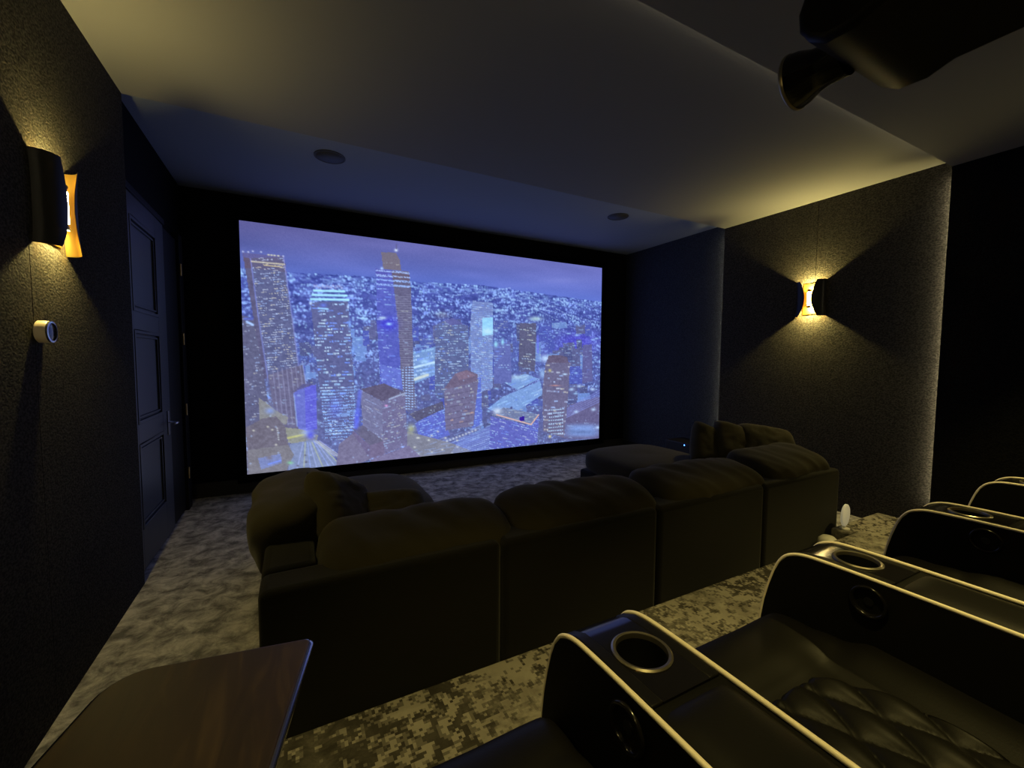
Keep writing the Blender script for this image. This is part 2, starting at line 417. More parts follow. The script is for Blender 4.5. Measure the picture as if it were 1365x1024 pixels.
    for i in range(10): line(690-i*3, 556+i*4, 612-i*2, 588+i*3, 0.7, (150,165,235), 0.5)
    for i in range(40):
        x = rng.uniform(545, 690); y = 612-(x-545)*0.33+rng.uniform(-16, 4); line(x, y, x+rng.uniform(6, 16), y-rng.uniform(1, 4), 0.6, (150,170,225), 0.5)
    # right foreground flats and stadium
    face([(757,540),(802,528),(799,585),(752,585)], (100,88,122), BW, 0.12, 3, 3, -0.1, 0.5, 9, 6)
    for i in range(6): line(756, 545+i*2.2, 800, 520+i*3.0, 0.8, (130,135,210), 0.6)
    mm = np.exp(-(((X-776)/22)**4+((Y-574)/8.5)**4)); put(mm, (132,160,222), 0.9); put(np.exp(-(((X-776)/15)**2+((Y-576)/2.5)**2)), (96,112,160), 0.9)
    for x, y in ((772,515),(790,519),(762,519),(791,546),(768,549),(797,570)): glow(x, y, 3, 2, (190,215,245), 0.9)
    # far small tower on the right
    face([(777,460),(789,459),(790,508),(776,512)], (96,90,142), BW, 0.15, 2.5, 2, 0, 0.4, 10)
    face([(693,431),(715,431),(713,496),(691,488)], (92,86,112), GW, 0.45, 3.2, 1.6, -0.1, 0.8, 11, 8)
    line(717,448,717,470,1.4,(110,115,235),0.8)
    face([(658,458),(680,455),(682,510),(658,512)], (100,104,170), BW, 0.35, 3, 2, 0, 0.7, 12)
    glow(661,459,2.6,4,(165,235,255)); glow(670,456,2,4,(165,235,255))
    # white-blue tower
    face([(630,401),(657,404),(657,517),(640,523),(628,505),(627,430)], (124,138,192), BW+[(205,225,250)], 0.72, 2.6, 1.4, -0.08, 0.7, 13, 4)
    face([(643,424),(657,423),(657,446),(643,448)], (160,222,255)); glow(650,442,7,4,(205,245,255))
    for i in range(4): line(630, 404+i*3, 656, 407+i*3, 0.7, (110,120,180), 0.7)
    face([(580,434),(592,428),(624,434),(625,492),(600,530),(580,528)], (92,96,138), GW+BW, 0.5, 3.0, 1.5, 0.06, 0.75, 14, 6)
    face([(592,427),(604,424),(618,432),(600,434)], (96,92,150))
    # tall centre tower
    face([(501,358),(522,361),(531,430),(535,492),(536,515),(507,515),(503,440)], (84,86,176), BW, 0.32, 3.4, 2, -0.05, 0.6, 15, 9)
    face([(522,361),(545,362),(548,386),(551,487),(554,543),(540,548),(534,492),(531,430)], (98,88,112), GW, 0.1, 3, 2, 0, 0.5, 16)
    mT = poly([(526,395),(548,392),(552,490),(535,492)]); put(mT*(np.sin(Y*2.1) > 0.2), (128,122,146), 0.7)
    mT = poly([(501,360),(546,362),(548,384),(502,386)]); rows = (np.sin((Y-0.08*(X-500))*1.05) > 0.35)
    put(mT*rows*(rng.random(X.shape) < 0.75), (160,190,250), 0.85)
    mT = poly([(534,491),(552,487),(554,543),(541,548)]); put(mT*(np.sin(Y*1.8) > 0)*(np.sin(X*1.5) > -0.6), (165,195,245), 0.85)
    face([(507,486),(534,492),(537,520),(509,512)], (100,108,196), BW, 0.5, 3, 2, -0.2, 0.7, 17)
    face([(508,336),(528,337),(533,347),(535,361),(511,359)], (112,106,124), GW, 0.12, 2.5, 2.2, 0, 0.4, 18)
    glow(528,333.5,2.2,2,(215,232,255)); line(528.5,326,528.5,332,0.6,(90,88,130)); glow(509,358,2,2,(170,200,255))
    glow(517,432,11,8,(60,48,205),0.95); glow(518.5,432,4,2,(165,215,255)); glow(510,424,5,2,(190,215,230),0.9)
    # brown block with flat roof
    face([(480,520),(509,535),(511,590),(484,570)], (118,112,142), WW, 0.3, 3, 1.4, -0.5, 0.5, 19, 8)
    face([(509,535),(540,524),(543,594),(511,606)], (114,103,134), GW, 0.38, 3.2, 2.2, 0.28, 0.6, 20, 5)
    face([(480,519),(512,511),(540,524),(509,535)], (92,78,98))
    for i in range(11): glow(519+i*2, 532-i*0.75, 0.9, 1.1, (200,220,245), 0.9)
    face([(470,572),(484,567),(511,588),(493,594)], (102,92,112)); face([(470,573),(493,594),(494,613),(468,600)], (112,96,126)); face([(493,594),(511,588),(513,606),(494,613)], (116,98,124), GW, 0.15, 3, 2, 0.3, 0.4, 21)
    glow(515,541,2,1.5,(235,160,215)); 
    for i in range(5): glow(479.5, 592+i*2.6, 1.1, 0.9, (200,225,255), 0.9)
    for x, y in ((505,610),(514,607),(520,605),(525,603),(537,596),(497,612)): glow(x, y, 2.4, 1.6, (160,185,255), 0.95)
    # rounded brown block
    face([(629,505),(641,503),(643,565),(629,572)], (96,108,200), BW, 0.6, 3, 1.5, 0.2, 0.7, 22)
    face([(592,523),(600,512),(638,505),(631,568),(594,574)], (116,104,132), GW+[(225,175,140)], 0.35, 4.6, 2.6, 0.2, 0.65, 23, 5)
    face([(592,518),(607,498),(622,493),(637,499),(636,508),(600,518)], (112,92,112)); face([(607,498),(622,494),(634,501),(612,507)], (134,106,122))
    for i in range(6): line(593, 528+i*8, 629, 521+i*8, 0.6, (90,76,98), 0.7)
    for i in range(10): glow(596+i*4.2, 588-i*1.6, 1.5, 1.3, (225,230,235), 0.9)
    # round tower on the right
    face([(731,475),(744,473),(760,484),(757,532),(752,584),(724,575),(723,520),(727,486)], (108,97,124), WW, 0.3, 4.3, 1.8, -0.07, 0.8, 24, 6)
    face([(731,474),(744,473),(756,476),(758,484),(730,484)], (102,84,104)); glow(733,494,2,2,(205,195,120)); glow(753,499,3,1.2,(200,230,255)); glow(740,514,6,0.9,(225,150,130),0.8)
    mT = poly([(732,545),(752,545),(750,580),(730,578)]); put(mT*(np.sin((Y+0.1*X)*1.35) > 0.45)*(np.sin(X*2.6) > -0.4), (190,220,250), 0.9)
    glow(733,582,2,2,(230,215,150))
    # low block with the glowing orange roof edge
    face([(654,555),(708,568),(719,554),(716,590),(664,600),(652,600)], (98,98,184), BW+[(200,215,230)], 0.42, 3.0, 2.0, -0.25, 0.7, 25, 8)
    face([(655,553),(672,543),(719,553),(708,567)], (118,124,156), GW, 0.4, 3, 3, 0, 0.6, 26); glow(663,548,6,4,(215,225,240))
    put(poly([(692,556),(699,555),(699,561),(693,562)]), (48,12,140)); line(662,553,708,566,0.8,(245,190,165)); line(708,566,718,553,0.8,(245,190,165))
    # left dark twin tower
    face([(324,341),(334,344),(344,420),(357,504),(352,505),(338,425)], (92,82,108))
    face([(323,337),(377,341),(379,345),(334,345),(323,342)], (92,92,150))
    face([(334,344),(377,343),(380,348),(389,420),(398,488),(357,503),(344,420)], (92,90,124), WW, 0.55, 3.05, 1.1, 0.09, 0.85, 27, 7, 0.42)
    line(334,345,344,420,0.9,(118,122,190)); line(344,420,357,504,1.0,(118,120,180)); line(378,343,389,420,0.8,(124,128,196)); line(389,420,398,488,0.8,(128,130,190))
    line(335,348.5,379,352.5,0.8,(212,206,180),0.9); line(352,353.5,376,356,0.8,(215,200,150),0.8)
    for x in (358,362,366,371): glow(x, 339.8+(x-358)*0.1, 1.6, 0.9, (225,230,195))
    for x, y in ((331,336),(337,335),(348,336),(324,335.5),(377.5,341.5)): glow(x, y, 1.3, 1, (205,215,245), 0.9)
    face([(320,420),(338,424),(352,505),(358,540),(330,600),(326,560)], (94,88,112), WW, 0.25, 3.4, 1.5, 0.15, 0.6, 28, 5)
    line(329,429,337,433,1.6,(175,205,255)); line(326,425,336,425,2,(90,105,220),0.7)
    # podium columns below it
    face([(357,500),(404,486),(412,545),(412,575),(372,585)], (104,94,118), GW, 0.12, 4, 3, 0, 0.4, 29)
    for i in range(7): line(364+i*6, 494-i*1.2, 372+i*6, 570-i*2, 0.9, (136,130,160), 0.75)
    line(403,482,408,512,0.8,(140,150,205))
    # tower with the glowing crown
    face([(414,402),(464,402),(470,470),(474,568),(462,586),(434,586),(424,500)], (92,90,132), BW+[(200,225,240)], 0.45, 4.1, 1.5, 0.03, 0.95, 30, 8, 0.5)
    mT = poly([(427,520),(473,515),(473,572),(462,586),(434,586)]); put(mT*(np.sin((Y+0.06*X)*1.62) > 0.1)*(np.sin(X*2.9) > -0.2)*(rng.random(X.shape) < 0.8), (150,190,255), 0.9)
    glow(447,545,9,14,(92,100,230),0.4); glow(466,432,2,6,(130,170,255),0.9); glow(470,468,2,6,(130,170,255),0.9)
    for y0, xa, xb in ((387.5,418.5,459),(393.2,416.5,462),(398.8,414.5,464.5)): line(xa,y0,xb,y0+1,1.6,(176,240,255))
    for i in range(14): glow(419+i*2.8, 382.5+rng.uniform(-1.5,1.5), 1.0, 1.6, (215,205,235), 0.7)
    line(425,411,437,412,1.2,(165,215,255)); glow(414,404.5,2,2,(205,230,255)); glow(464,409,1.6,3,(185,215,255)); glow(431,407,5,3,(95,115,235),0.7)
    # purple slab
    face([(391,524),(406,515),(408,575),(398,575)], (104,106,190)); face([(406,515),(421,513),(423,572),(408,575)], (96,90,204), [(140,150,240)], 0.5, 3.3, 9, 0.25, 0.45, 31, 30)
    face([(391,522),(404,512),(421,512),(406,517)], (92,84,128)); line(392,526,396,568,0.8,(150,170,225),0.8)
    line(480,522,474,570,3,(98,108,225),0.7); glow(476,560,4,10,(90,95,235),0.7)
    # bottom left: street, light trails, brown roofs
    face([(345,530),(372,550),(384,556),(382,566),(346,562)], (138,132,124)); glow(360,548,6,4,(130,150,220),0.8)
    face([(380,570),(400,572),(424,580),(420,596),(384,590)], (146,142,122)); line(384,584,412,578,1.5,(192,188,110)); glow(410,577,8,4,(170,190,225),0.9); glow(414,580,6,7,(84,82,230),0.85)
    face([(386,592),(420,586),(440,600),(452,622),(384,630)], (130,138,170))
    for i in range(8): line(404+i*3, 590, 396+i*9, 626, 0.8, [(165,175,225),(185,190,140),(150,165,230)][i % 3], 0.7)
    for i in range(5): line(418+i*2, 588, 446+i*5, 608+i*2, 0.8, [(180,185,235),(190,185,150)][i % 2], 0.6)
    face([(328,570),(350,558),(368,555),(380,568),(384,594),(330,600)], (110,98,104)); face([(330,600),(384,593),(392,606),(380,632),(331,634)], (124,115,114))
    face([(344,611),(374,605),(376,617),(348,626)], (122,128,172)); line(358,619,374,614,1.2,(120,140,235),0.9); glow(387,617,4,2,(130,190,140)); glow(359,610,4,3,(118,104,104),0.9)
    for i in range(6): glow(369.5+i*0.4, 571+i*3.0, 1.0, 1.0, (215,220,215), 0.9)
    for x, y in ((338,574),(357,569),(363,573),(368,593),(407,607),(397,621),(408,616)): glow(x, y, 1.6, 1.2, (220,215,190) if y < 600 else (90,80,84), 0.9)
    face([(452,592),(470,578),(494,612),(480,618),(448,622)], (120,108,132)); face([(494,613),(545,594),(562,610),(495,620)], (124,110,140))
    # film haze and grain
    tex = (vnoise(150, 110, 50)*0.5+vnoise(260, 200, 51)*0.5-0.5)*g
    img[:] += tex[...,None]*np.array([26,28,32])
    ov = np.clip(smooth((rng.random(X.shape) < 0.0015).astype(float), 1)*3.5, 0, 1)*g*np.clip((Y-420)/60, 0, 1)
    put(ov, (178,205,250), 0.6)
    img[:] = np.where(g[...,None] > 0, img*0.9+np.array([6,14,26]), img)
    img[:] = img*0.93+np.array([104,100,132])*0.07
    edge = vnoise(3, 3, 77)[...,None]-0.5; img[:] *= 1+0.06*edge
    img[:] += (rng.random(X.shape)[...,None]-0.5)*7
    s = np.clip(img/255, 0.02, 1)
    return np.where(s <= 0.04045, s/12.92, ((s+0.055)/1.055)**2.4)

NU, NV = 576, 324
rgb = screen_image(NU, NV)
sroot = thing('projection_screen', 'wide black framed projection screen showing a blue night city skyline', 'projection screen', (SXL+SW/2, D, SZT-SH))
xs = np.linspace(SXL, SXL+SW, NU+1); zs = np.linspace(SZT, SZT-SH, NV+1)
gx, gz = np.meshgrid(xs, zs)
co = np.stack([gx, np.full_like(gx, D), gz], -1).reshape(-1, 3)
idx = np.arange((NU+1)*(NV+1)).reshape(NV+1, NU+1)
quads = np.stack([idx[:-1,:-1], idx[1:,:-1], idx[1:,1:], idx[:-1,1:]], -1).reshape(-1, 4)
me = bpy.data.meshes.new('screen_surface')
me.vertices.add(len(co)); me.vertices.foreach_set('co', co.ravel())
me.loops.add(quads.size); me.loops.foreach_set('vertex_index', quads.ravel())
me.polygons.add(len(quads)); me.polygons.foreach_set('loop_start', np.arange(0, quads.size, 4)); me.polygons.foreach_set('loop_total', np.full(len(quads), 4))
me.update(); me.validate()
ca = me.color_attributes.new('film', 'FLOAT_COLOR', 'POINT')
ca.data.foreach_set('color', np.concatenate([rgb.reshape(-1,3), np.ones((rgb.shape[0]*rgb.shape[1],1))], 1).ravel().astype(np.float32))
m, nt, b = mat('screen_film', (0,0,0), 0.9, spec=0.0, emit=(1,1,1), es=SCREEN)
at = N(nt, 'ShaderNodeAttribute', attribute_name='film'); nt.links.new(at.outputs['Color'], b.inputs['Emission Color'])
m.cycles.emission_sampling = 'FRONT'
o = bpy.data.objects.new('screen_surface', me); COL.objects.link(o); me.materials.append(m); o.parent = sroot; o.location = -sroot.location
o['label'] = 'glowing night aerial view of skyscrapers and city lights'
fw = 0.085
fr = MB()
fr.box(SXL-fw, SXL+SW+fw, D-0.012, FY, SZT, SZT+fw); fr.box(SXL-fw, SXL+SW+fw, D-0.012, FY, SZT-SH-fw, SZT-SH)
fr.box(SXL-fw, SXL, D-0.012, FY, SZT-SH, SZT); fr.box(SXL+SW, SXL+SW+fw, D-0.012, FY, SZT-SH, SZT)
fr.build('frame', 'black_velvet', sroot)
MB().box(SXL, SXL+SW, D+0.004, FY, SZT-SH, SZT).build('back_board', 'black_velvet', sroot)

# ------------------------------------------------------------------ door on the left wall
DX = -0.89
door = struct(thing('door_1', 'dark three panel door with a steel lever handle on the left wall', 'door', (DX, 3.8, 0)))
del door['category']
y0, y1, zt = 3.34, 4.27, 2.44
lf = MB()
pans = ((1.70, 2.30), (0.97, 1.58), (0.28, 0.84)); py0, py1 = 3.48, 4.05
lf.box(DX-0.04, DX, y0, py0, 0.012, zt); lf.box(DX-0.04, DX, py1, y1, 0.012, zt)
for a, c in ((0.012, 0.28), (0.84, 0.97), (1.58, 1.70), (2.30, zt)): lf.box(DX-0.04, DX, py0, py1, a, c)
leaf = lf.build('door_leaf', 'door_paint', door, bevel=0.003)
for a, c in pans:
    MB().box(DX-0.038, DX-0.014, py0, py1, a, c).build('door_panel', 'door_paint', leaf)
    md = MB()
    for s, t in ((0.0, 0.022), (0.035, 0.012)):
        A, B, Cc, Dd = py0+s, py1-s, a+s, c-s; h = DX+0.004-(0.006 if s else 0)
        md.box(DX-0.03, h, A, A+t, Cc, Dd); md.box(DX-0.03, h, B-t, B, Cc, Dd); md.box(DX-0.03, h, A+t, B-t, Cc, Cc+t); md.box(DX-0.03, h, A+t, B-t, Dd-t, Dd)
    md.build('moulding', 'door_paint', leaf, bevel=0.003)
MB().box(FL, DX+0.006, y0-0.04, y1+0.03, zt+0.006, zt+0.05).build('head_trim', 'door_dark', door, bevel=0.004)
hd = MB().box(DX, DX+0.008, 4.163, 4.205, 0.79, 0.98).build('handle_plate', 'steel', leaf, bevel=0.002)
MB().tube([(DX+0.006, 4.184, 0.89), (DX+0.06, 4.184, 0.89), (DX+0.066, 4.17, 0.89), (DX+0.066, 4.06, 0.89)], 0.0085, 10).build('lever_handle', 'steel', leaf, smooth=True)
d2 = struct(thing('door_2', 'narrow second door leaf, blackened as painted shade, with brass hinges beside the screen wall', 'door', (FL, 4.5, 0)))
del d2['category']
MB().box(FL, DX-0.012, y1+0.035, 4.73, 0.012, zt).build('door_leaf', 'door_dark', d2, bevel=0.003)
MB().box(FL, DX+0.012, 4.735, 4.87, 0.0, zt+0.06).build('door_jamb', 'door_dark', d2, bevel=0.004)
for z in (2.18, 1.566, 0.93, 0.347):
    h = MB().box(DX+0.012, DX+0.016, 4.745, 4.785, z-0.05, z+0.05)
    h.build('hinge_plate', 'brass', d2, bevel=0.001)
    MB().tube([(DX+0.018, 4.74, z-0.052), (DX+0.018, 4.74, z+0.052)], 0.007, 10).build('hinge_knuckle', 'brass', d2, smooth='auto')

# ------------------------------------------------------------------ light strips behind the stepped panels
def strip(b, face, mt, label):
    # black aluminium channel with one glowing face turned to the surface it grazes
    x0, x1, y0_, y1_, z0, z1 = b; e = 0.0015
    t = thing('light_strip', label, 'light strip', ((x0+x1)/2, (y0_+y1_)/2, z0), 'cove light strips')
    MB().box(*b).build('channel', 'cup_black', t)
    if face == 'x+': q = (x1, x1+e, y0_+0.001, y1_-0.001, z0+0.01, z1-0.01)
    elif face == 'x-': q = (x0-e, x0, y0_+0.001, y1_-0.001, z0+0.01, z1-0.01)
    else: q = (x0+0.01, x1-0.01, y0_+0.001, y1_-0.001, z1, z1+e)
    MB().box(*q).build('diffuser', mt, t)
strip((4.600, 4.615, MY, MY+0.014, 0.03, MC-0.03), 'x+', 'led_wall', 'vertical light strip glowing at the front edge of the sconce wall panel')
strip((4.438, 4.453, RY, RY+0.014, 0.03, RC-0.03), 'x+', 'led_wall', 'vertical light strip glowing at the edge of the wall panel beside the recliners')
strip((RL+0.1, RR-0.1, RY, RY+0.014, MC-0.07, MC-0.055), 'z+', 'led_ceiling', 'light strip along the ceiling step in front of the projector')
strip((ML+0.1, MR-0.1, MY, MY+0.014, FC-0.07, FC-0.055), 'z+', 'led_front', 'light strip along the ceiling step before the ceiling speakers')
strip((ML+0.037, ML+0.052, RY, RY+0.014, 0.3, RC-0.03), 'x-', 'led_wall', 'vertical light strip at the rear panel edge behind the round wall sensor')

# ------------------------------------------------------------------ sconces
def sconce(wx, side, yc, zc, label, bulb='bulb'):
    # side = +1: wall on the left, light leans into +x
    t = thing('wall_sconce', label, 'wall sconce', (wx, yc, zc), 'black and gold wall sconces')
    H, a, dp = 0.345, 0.120, 0.068
    def slit(v):                      # half width of the hourglass opening
        k = abs(2*v-1); return 0.020+0.042*k**2.0+(0.016 if v < 0.5 else 0)*k**3
    def shell(off, flip):
        def fn(sgn):
            def f(u, v):
                fl = 1+0.10*abs(2*v-1)**2.5
                A, B = (a+off)*fl, (dp+off)*fl
                th0 = 0.0; th1 = math.acos(min(0.98, slit(v)/A))
                th = th0+(th1-th0)*u
                c, s = math.cos(th), math.sin(th)
                yy = sgn*A*abs(c)**0.75; nn = B*abs(s)**0.75
                return (wx+side*(nn-0.001), yc+yy, zc+(v-0.5)*H)
            return f
        return fn
    for mt, off, nm in (('black_metal', 0.0022, 'shade'), ('gold', 0.0, 'shade_lining')):
        mb = MB()
        for sgn in (1, -1): mb.grid(shell(off, 0)(sgn), 18, 22)
        mb.build(nm, mt, t, smooth=True)
    MB().box(min(wx, wx+side*0.006), max(wx, wx+side*0.006), yc-0.075, yc+0.075, zc-0.15, zc+0.15).build('back_plate', 'gold', t, bevel=0.002)
    for sg in (-1, 1):
        c = (wx+side*0.044, yc, zc+sg*0.068); axs = (-side*0.45, 0, sg)
        MB().lathe([(0.0, 0.0165), (0.016, 0.016), (0.0205, 0.0145)], c, axs, 24, False).build('bulb', bulb, t, smooth=True)
        MB().lathe([(0.008, -0.01), (0.0215, 0.008), (0.0215, 0.0145)], c, axs, 24, False).build('bulb_holder', 'gold', t, smooth='auto')
    MB().tube([(wx+side*0.046, yc, zc-0.062), (wx+side*0.046, yc, zc+0.062)], 0.013, 16).build('glow_tube', 'glow_tube', t, smooth='auto')
    MB().tube([(wx+side*0.006, yc, zc), (wx+side*0.03, yc, zc)], 0.008, 10).build('bulb_arm', 'brass', t, smooth='auto')
sconce(ML, 1, 2.37, 2.005, 'black and gold sconce lit on the wall above the round wall sensor')
sconce(MR, -1, 2.335, 2.005, 'black and gold hourglass sconce lit on the wall behind the sofa end', 'bulb_right')
sconce(RL, 1, -0.2, 2.005, 'black and gold sconce on the rear wall panel beside the tray table', 'bulb_rear')
sconce(RR, -1, -0.2, 2.005, 'black and gold sconce on the rear wall panel at the far recliner', 'bulb_rear')

# unseen fill lamps added to brighten the recliner row, modelled as ceiling cans
for x, lab in ((0.62, 'added black fill lamp, unseen in the ceiling above the first two recliners'), (2.15, 'added black fill lamp, unseen in the ceiling above the third recliner'), (3.45, 'added black fill lamp, unseen in the ceiling above the last recliner')):
    t = thing('added_downlight', lab, 'added_downlight', (x, 0.30, RC), 'added unseen fill lamps over the recliners')
    MB().lathe([(0.040,-0.001),(0.040,-0.006),(0.062,-0.004),(0.062,0.0)], (x, 0.30, RC), (0,0,1), 40, False).build('trim_ring', 'black_metal', t, smooth='auto')
    MB().lathe([(0.0,-0.002),(0.030,-0.002),(0.034,-0.001)], (x, 0.30, RC), (0,0,1), 32, False).build('lens', 'white_plastic', t, smooth=True)
    ld = bpy.data.lights.new('fill_beam', 'SPOT'); ld.energy = FILL_DOWNLIGHT; ld.color = WARM; ld.spot_size = math.radians(72); ld.spot_blend = 0.55; ld.shadow_soft_size = 0.02
    lo = bpy.data.objects.new('fill_beam', ld); COL.objects.link(lo); lo.parent = t; lo.location = (0, 0, -0.03)

# round wall sensor
t = thing('wall_sensor', 'small round wall sensor with a dark glass face below the sconce', 'thermostat', (ML, 2.235, 1.50))
MB().lathe([(0.036, 0), (0.042, 0.004), (0.042, 0.03), (0.040, 0.034)], (ML, 2.235, 1.50), (1,0,0), 40).build('housing', 'puck_body', t, smooth='auto')
MB().lathe([(0.040, 0.034), (0.040, 0.040), (0.034, 0.041), (0.034, 0.034)], (ML, 2.235, 1.50), (1,0,0), 40, False).build('bezel_ring', 'puck_ring', t, smooth='auto')
MB().lathe([(0.034, 0.035), (0.030, 0.0375), (0.0, 0.038)], (ML, 2.235, 1.50), (1,0,0), 40).build('glass_face', 'puck_glass', t, smooth=True)

# ceiling speakers
for x, lab in ((0.30, 'round in-ceiling speaker above the left chaise'), (3.32, 'round in-ceiling speaker above the right chaise')):
    t = thing('ceiling_speaker', lab, 'speaker', (x, 3.80, FC), 'ceiling speakers')
    MB().lathe([(0.0, 0), (0.118, 0), (0.118, -0.006), (0.108, -0.009), (0.106, -0.006)], (x, 3.80, FC), (0,0,1), 48).build('rim', 'grille', t, smooth='auto')
    MB().lathe([(0.105, -0.004), (0.105, -0.0065), (0.0, -0.0095)], (x, 3.80, FC), (0,0,1), 48).build('grille', 'grille', t, smooth=True)

# ------------------------------------------------------------------ projector hanging from the rear ceiling
zb = CAMZ+0.90
t = thing('projector', 'black ceiling mounted projector with a wide lens barrel', 'projector', (1.55, 0.45, zb))
def prj(u, v):
    return None
body = MB()
prof = [(0.16,0.03),(0.13,0.10),(0.13,0.19),(0.17,0.215),(0.66,0.215),(0.735,0.18),(0.765,0.10),(0.76,0.05),(0.735,0.012),(0.69,-0.018),(0.62,-0.022),(0.56,0.0),(0.24,0.0)]
body.prism_x([(y, zb+z) for y, z in prof], 1.32, 1.785)
body.build('body', 'projector_body', t, bevel=0.02, seg=4)
LC = (1.555, 0.76, zb+0.055)
MB().lathe([(0.0,-0.02),(0.062,-0.02),(0.060,0.04),(0.066,0.07),(0.082,0.105),(0.088,0.135),(0.084,0.140),(0.074,0.137),(0.064,0.11),(0.055,0.08)], LC, (0,1,0), 48, False).build('lens_barrel', 'gloss_black', t, smooth='auto')
MB().lathe([(0.088,0.128),(0.0905,0.132),(0.0905,0.138),(0.086,0.142)], LC, (0,1,0), 48, False).build('lens_ring', 'cup_ring', t, smooth=True)
MB().lathe([(0.056,0.078),(0.045,0.088),(0.0,0.095)], LC, (0,1,0), 40).build('lens_glass', 'lens_glass', t, smooth=True)
MB().box(1.319, 1.3205, 0.2, 0.68, zb+0.105, zb+0.108).build('side_seam', 'cup_black', t)
MB().tube([(1.55, 0.42, zb+0.21), (1.55, 0.42, RC)], 0.022, 16).build('mount_pole', 'black_metal', t, smooth='auto')
MB().box(1.47, 1.63, 0.34, 0.50, RC-0.012, RC).build('mount_plate', 'black_metal', t, bevel=0.003)
for sx in (-0.15, 0.15):
    MB().tube([(1.55+sx, 0.42, zb+0.212), (1.55+sx*0.5, 0.42, zb+0.26), (1.55, 0.42, zb+0.28)], 0.009, 8).build('mount_arm', 'black_metal', t, smooth=True)

# ------------------------------------------------------------------ sofa
def soft_box(name, mt, parent, c, size, e=0.35, wr=0.01, rot=None, n=16, seed=0, crown=0.0):
    """rounded cushion: superellipsoid-ish box with wrinkles; size = full extents"""
    mb = MB(); hx, hy, hz = size[0]/2, size[1]/2, size[2]/2
    bm = bmesh.new(); bmesh.ops.create_cube(bm, size=2.0)
    bmesh.ops.subdivide_edges(bm, edges=bm.edges[:], cuts=n, use_grid_fill=True)
    R_ = rot or Matrix.Identity(3); C_ = Vector(c)
    for v_ in bm.verts:
        p = v_.co.copy()
        # spherify partially: exponent norm
        q = Vector((abs(p.x), abs(p.y), abs(p.z))); k = 1/e
        nrm = (q.x**k+q.y**k+q.z**k)**(1/k); p = p/nrm
        p = Vector((p.x*hx, p.y*hy, p.z*hz))
        if crown: p.z += crown*max(0, p.z/hz)*(1-(p.x/hx)**2)*(1-(p.y/hy)**2)
        nn = noise.noise(Vector((p.x*4+seed*3.1, p.y*4, p.z*4)))+0.5*noise.noise(Vector((p.x*11, p.y*11+seed, p.z*11)))
        fold = abs(noise.noise(Vector((p.x*9+seed, p.z*7+p.y*5, seed*1.7))))
        p += p.normalized()*(nn*wr-fold*wr*0.8)
        v_.co = R_ @ p+C_
    me_ = bpy.data.meshes.new(name); bm.to_mesh(me_); bm.free()
    o = bpy.data.objects.new(name, me_); COL.objects.link(o); me_.materials.append(MAT[mt])
    for p in me_.polygons: p.use_smooth = True
    if parent is not None:
        o.parent = parent; o.location = -parent.location
    return o
def bolster(name, mt, parent, c, size, rx, seed, nu=44, nv=40):
    """long slumped back cushion: flat-topped, rounded only at its ends"""
    W_, D_, H_ = size; C_ = Vector(c); R_ = rot(x=rx); mb = MB()
    def f(u, v):
        a = 2*u-1; th = 2*PI*v
        tp = max(0.0, 1-abs(a)**9)**0.45
        c_, s_ = math.cos(th), math.sin(th)
        y = D_/2*math.copysign(abs(c_)**0.75, c_)*tp; z = H_/2*math.copysign(abs(s_)**0.75, s_)*(0.25+0.75*tp)*(tp > 0 and 1 or 0)
        x = a*W_/2*(1-0.03*abs(s_))
        q = Vector((x*3.2+seed*2.3, y*3.2, z*3.2+seed))
        nn = noise.noise(q)*0.022+noise.noise(q*2.7)*0.010-abs(noise.noise(Vector((x*9+y*5+seed, y*2, z*3))))*0.016
        p = Vector((x, y, z)); p += Vector((0, y, z)).normalized()*nn*tp if (y or z) else Vector((0,0,0))
        return C_+R_ @ p
    mb.grid(f, nu, nv)
    return mb.build(name, mt, parent, smooth=True)
def rot(x=0, y=0, z=0):
    return (Matrix.Rotation(math.radians(z), 3, 'Z') @ Matrix.Rotation(math.radians(y), 3, 'Y') @ Matrix.Rotation(math.radians(x), 3, 'X'))
def pillow(name, mt, parent, c, w_, h_, t_, R_, seed=0, n=26):
    """knife-edge throw pillow: local x,y in plane, z thickness"""
    mb = MB(); C_ = Vector(c)
    def side(sg):
        def f(u, v):
            a, b_ = 2*u-1, 2*v-1
            rc = 1-0.10*(a*b_)**2
            x = a*rc*w_/2*(1-0.04*(1-b_*b_)*abs(a)**3); y = b_*rc*h_/2*(1-0.04*(1-a*a)*abs(b_)**3)
            th = ((1-a**4)*(1-b_**4))**0.5
            nn = noise.noise(Vector((a*2.2+seed, b_*2.2, sg)))*0.16+abs(noise.noise(Vector((a*5+seed, b_*4, seed))))*-0.14
            return C_+R_ @ Vector((x, y, sg*t_/2*th*(1+nn)))
        return f
    mb.grid(side(1), n, n); mb.grid(side(-1), n, n)
    return mb.build(name, mt, parent, smooth=True)

